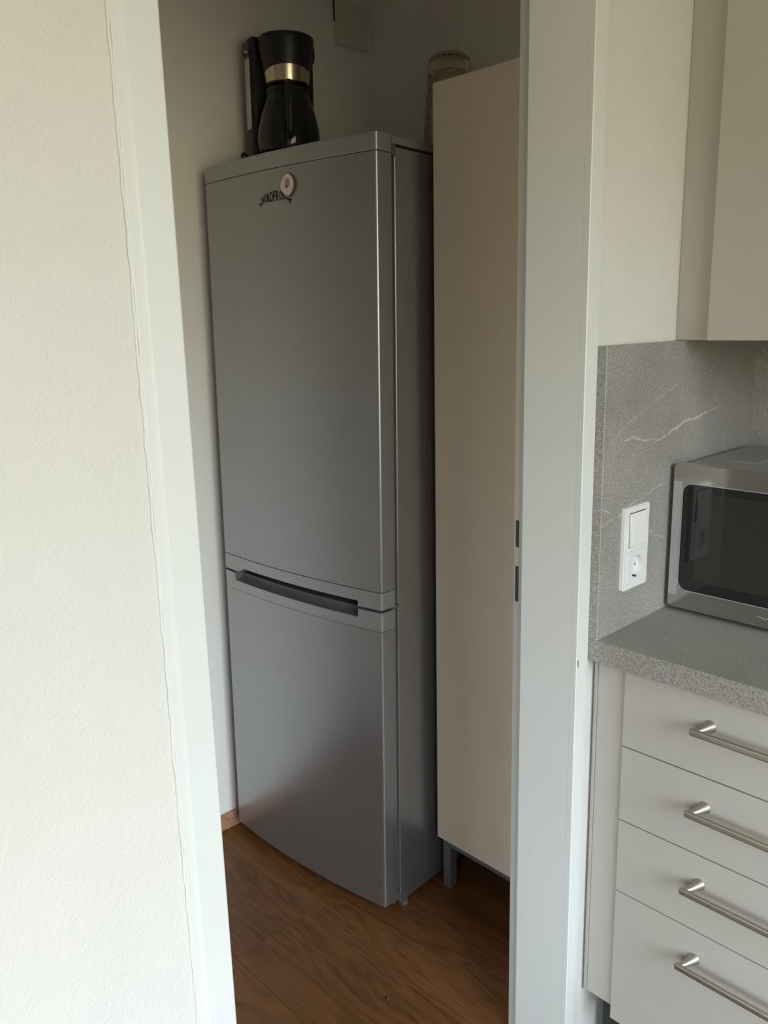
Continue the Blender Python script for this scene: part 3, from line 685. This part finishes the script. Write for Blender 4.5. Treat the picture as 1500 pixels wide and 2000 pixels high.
# rocker: wedge, pressed at the top
bm = new()
pr = [(0.0078, 0.0795), (0.0150, 0.0815), (0.0135, 0.110), (0.0098, 0.1395), (0.0078, 0.1400)]
A = [bm.verts.new((x, -0.0272, z)) for x, z in pr]; Bq = [bm.verts.new((x, 0.0278, z)) for x, z in pr]
bm.faces.new(A); bm.faces.new(Bq[::-1])
for i in range(len(pr)): bm.faces.new((A[i], A[(i + 1) % 5], Bq[(i + 1) % 5], Bq[i]))
bmesh.ops.recalc_face_normals(bm, faces=bm.faces); bmesh.ops.bevel(bm, geom=list(bm.edges), offset=0.0008, segments=1, affect='EDGES')
obj('rocker', bm, 'switch', ss)
obj('centre_bar', bx(0.0, 0.0086, -0.0287, 0.0287, 0.0707, 0.0783), 'switch', ss, smooth=0)
obj('rocker_gap_shade', bx(0.0, 0.0072, -0.0295, 0.0295, 0.0785, 0.1415), 'hole', ss, smooth=0)  # dark block paints the thin shade around the rocker
cz = 0.0405; R0 = 0.0205
sq = rrect(-0.0285, 0.0285, 0.0105, 0.0705, 0.003)
ci = [(R0 * math.cos(math.atan2(v - cz, u)), cz + R0 * math.sin(math.atan2(v - cz, u))) for u, v in sq]
sq2, ci2 = [], []
for i in range(len(sq)):                      # refine so that the well is round
    j = (i + 1) % len(sq)
    for k in range(4):
        t_ = k / 4; u = sq[i][0] * (1 - t_) + sq[j][0] * t_; v = sq[i][1] * (1 - t_) + sq[j][1] * t_
        sq2.append((u, v)); a_ = math.atan2(v - cz, u); ci2.append((R0 * math.cos(a_), cz + R0 * math.sin(a_)))
so = obj('socket', ringplate(new(), sq2, ci2, 'x', 0.0010, 0.0098), 'switch', ss)
bm = new(); bm.faces.new([bm.verts.new((0.0012, 0.0207 * math.cos(2 * math.pi * k / 40), cz + 0.0207 * math.sin(2 * math.pi * k / 40))) for k in range(40)])
obj('well', bm, 'switch', so, smooth=0)
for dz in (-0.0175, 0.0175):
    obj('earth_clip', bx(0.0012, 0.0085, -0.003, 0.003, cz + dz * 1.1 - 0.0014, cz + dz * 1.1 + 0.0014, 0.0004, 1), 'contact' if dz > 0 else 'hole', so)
for dy in (-0.0095, 0.0095):
    bm = new(); q = [bm.verts.new((0.0014, dy + 0.0022 * math.cos(2 * math.pi * k / 12), cz + 0.0022 * math.sin(2 * math.pi * k / 12))) for k in range(12)]; bm.faces.new(q)
    obj('pin_hole', bm, 'hole', so, smooth=0)

# ------------------------------------------------------------------ microwave
MX0, MX1, MY, MZ0, MZ1 = 0.0235, 0.478, 0.738, 0.9232, 1.1986
mw = empty('microwave', ((MX0 + MX1) / 2, 0.9, ZC)); tag(mw, 'silver microwave oven with black glass door on the worktop', 'microwave')
obj('housing', off(bx(MX0 + 0.004, MX1 - 0.004, MY + 0.018, 1.045, MZ0 + 0.004, MZ1 - 0.003, 0.004), mw), 'mw_grey', mw)
fz0, fz1, wx0, wx1 = 0.9605, 1.1635, 0.0430, 0.350
dr = obj('front_panel', off(ringplate(new(), rrect(MX0, MX1, MZ0, MZ1, 0.008), rrect(wx0, wx1, fz0, fz1, 0.016), 'y', MY, MY + 0.018), mw), 'mw_steel', mw, smooth=30)
# painted stile left of the window: a touch proud of the polished sheet
obj('door_stile', off(bx(MX0 + 0.0006, wx0 - 0.002, MY - 0.0006, MY, 0.948, 1.1665), mw), 'mw_edge', dr, smooth=0)
bm = ringplate(new(), rrect(wx0 - 0.0014, wx1 + 0.0014, fz0 - 0.0014, fz1 + 0.0014, 0.0174), rrect(wx0, wx1, fz0, fz1, 0.016), 'y', MY - 0.0012, MY + 0.004)
obj('window_rim', off(bm, mw), 'mw_edge', dr)
gl_ = obj('window_glass', off(prism(new(), rrect(wx0, wx1, fz0, fz1, 0.016), 'y', MY + 0.0015, MY + 0.006), mw), 'mw_glass', dr)
obj('window_screen', off(prism(new(), rrect(0.0705, wx1 - 0.026, 0.980, 1.1485, 0.012), 'y', MY + 0.0012, MY + 0.0016), mw), 'mw_mesh', gl_)
cpn = obj('control_panel', off(bx(0.366, MX1 - 0.008, MY - 0.0012, MY + 0.004, 0.935, 1.186, 0.002), mw), 'mw_glass', mw)
for z in (1.135, 1.015):
    bm = lathe(new(), [(0.021, 0.0), (0.019, 0.016), (0.016, 0.018)], 28)
    bmesh.ops.rotate(bm, verts=bm.verts, cent=(0, 0, 0), matrix=Matrix.Rotation(math.radians(90), 3, 'X'))
    bmesh.ops.translate(bm, verts=bm.verts, vec=(0.418, MY - 0.001, z)); obj('dial', off(bm, mw), 'mw_edge', cpn)
# embossed fields on the top sheet
for a in (0.080, 0.155, 0.230, 0.305):
    obj('top_emboss', off(bx(a, a + 0.055, 0.835, 0.935, MZ1 - 0.0045, MZ1 - 0.0022, 0.001, 1), mw), 'mw_grey', mw)
for x in (MX0 + 0.03, MX1 - 0.03):
    for y in (MY + 0.04, 1.02):
        obj('foot', off(lathe(new(), [(0.011, ZC), (0.013, MZ0 + 0.005)], 16, x, y), mw), 'black', mw)
# pale script mark on the lower rail, running out of the picture
em = [(0.1925, 0.9425), (0.1955, 0.9420), (0.1985, 0.9412), (0.2015, 0.9416), (0.2045, 0.9402), (0.2070, 0.9385), (0.2095, 0.9402), (0.2120, 0.9418), (0.2145, 0.9398), (0.2130, 0.9375), (0.2165, 0.9385)]
obj('emblem', off(tube(new(), [(x, MY - 0.0002, z) for x, z in em], 0.0005, 6), mw), 'emblem', mw)

# ------------------------------------------------------------------ small chip lying on the floor
bm = new(); bmesh.ops.create_icosphere(bm, subdivisions=1, radius=0.006)
for v in bm.verts: v.co = Vector((v.co.x * 0.7, v.co.y * 0.9, v.co.z * 0.6)) * random.uniform(0.75, 1.2)
zmin = min(v.co.z for v in bm.verts)
bmesh.ops.translate(bm, verts=bm.verts, vec=(0, 0, -zmin))
o = obj('floor_crumb', bm, 'crumb', smooth=0); o.location = (-0.388, 0.3601, 0.0); tag(o, 'tiny dark crumb lying on the brown floor', 'crumb')
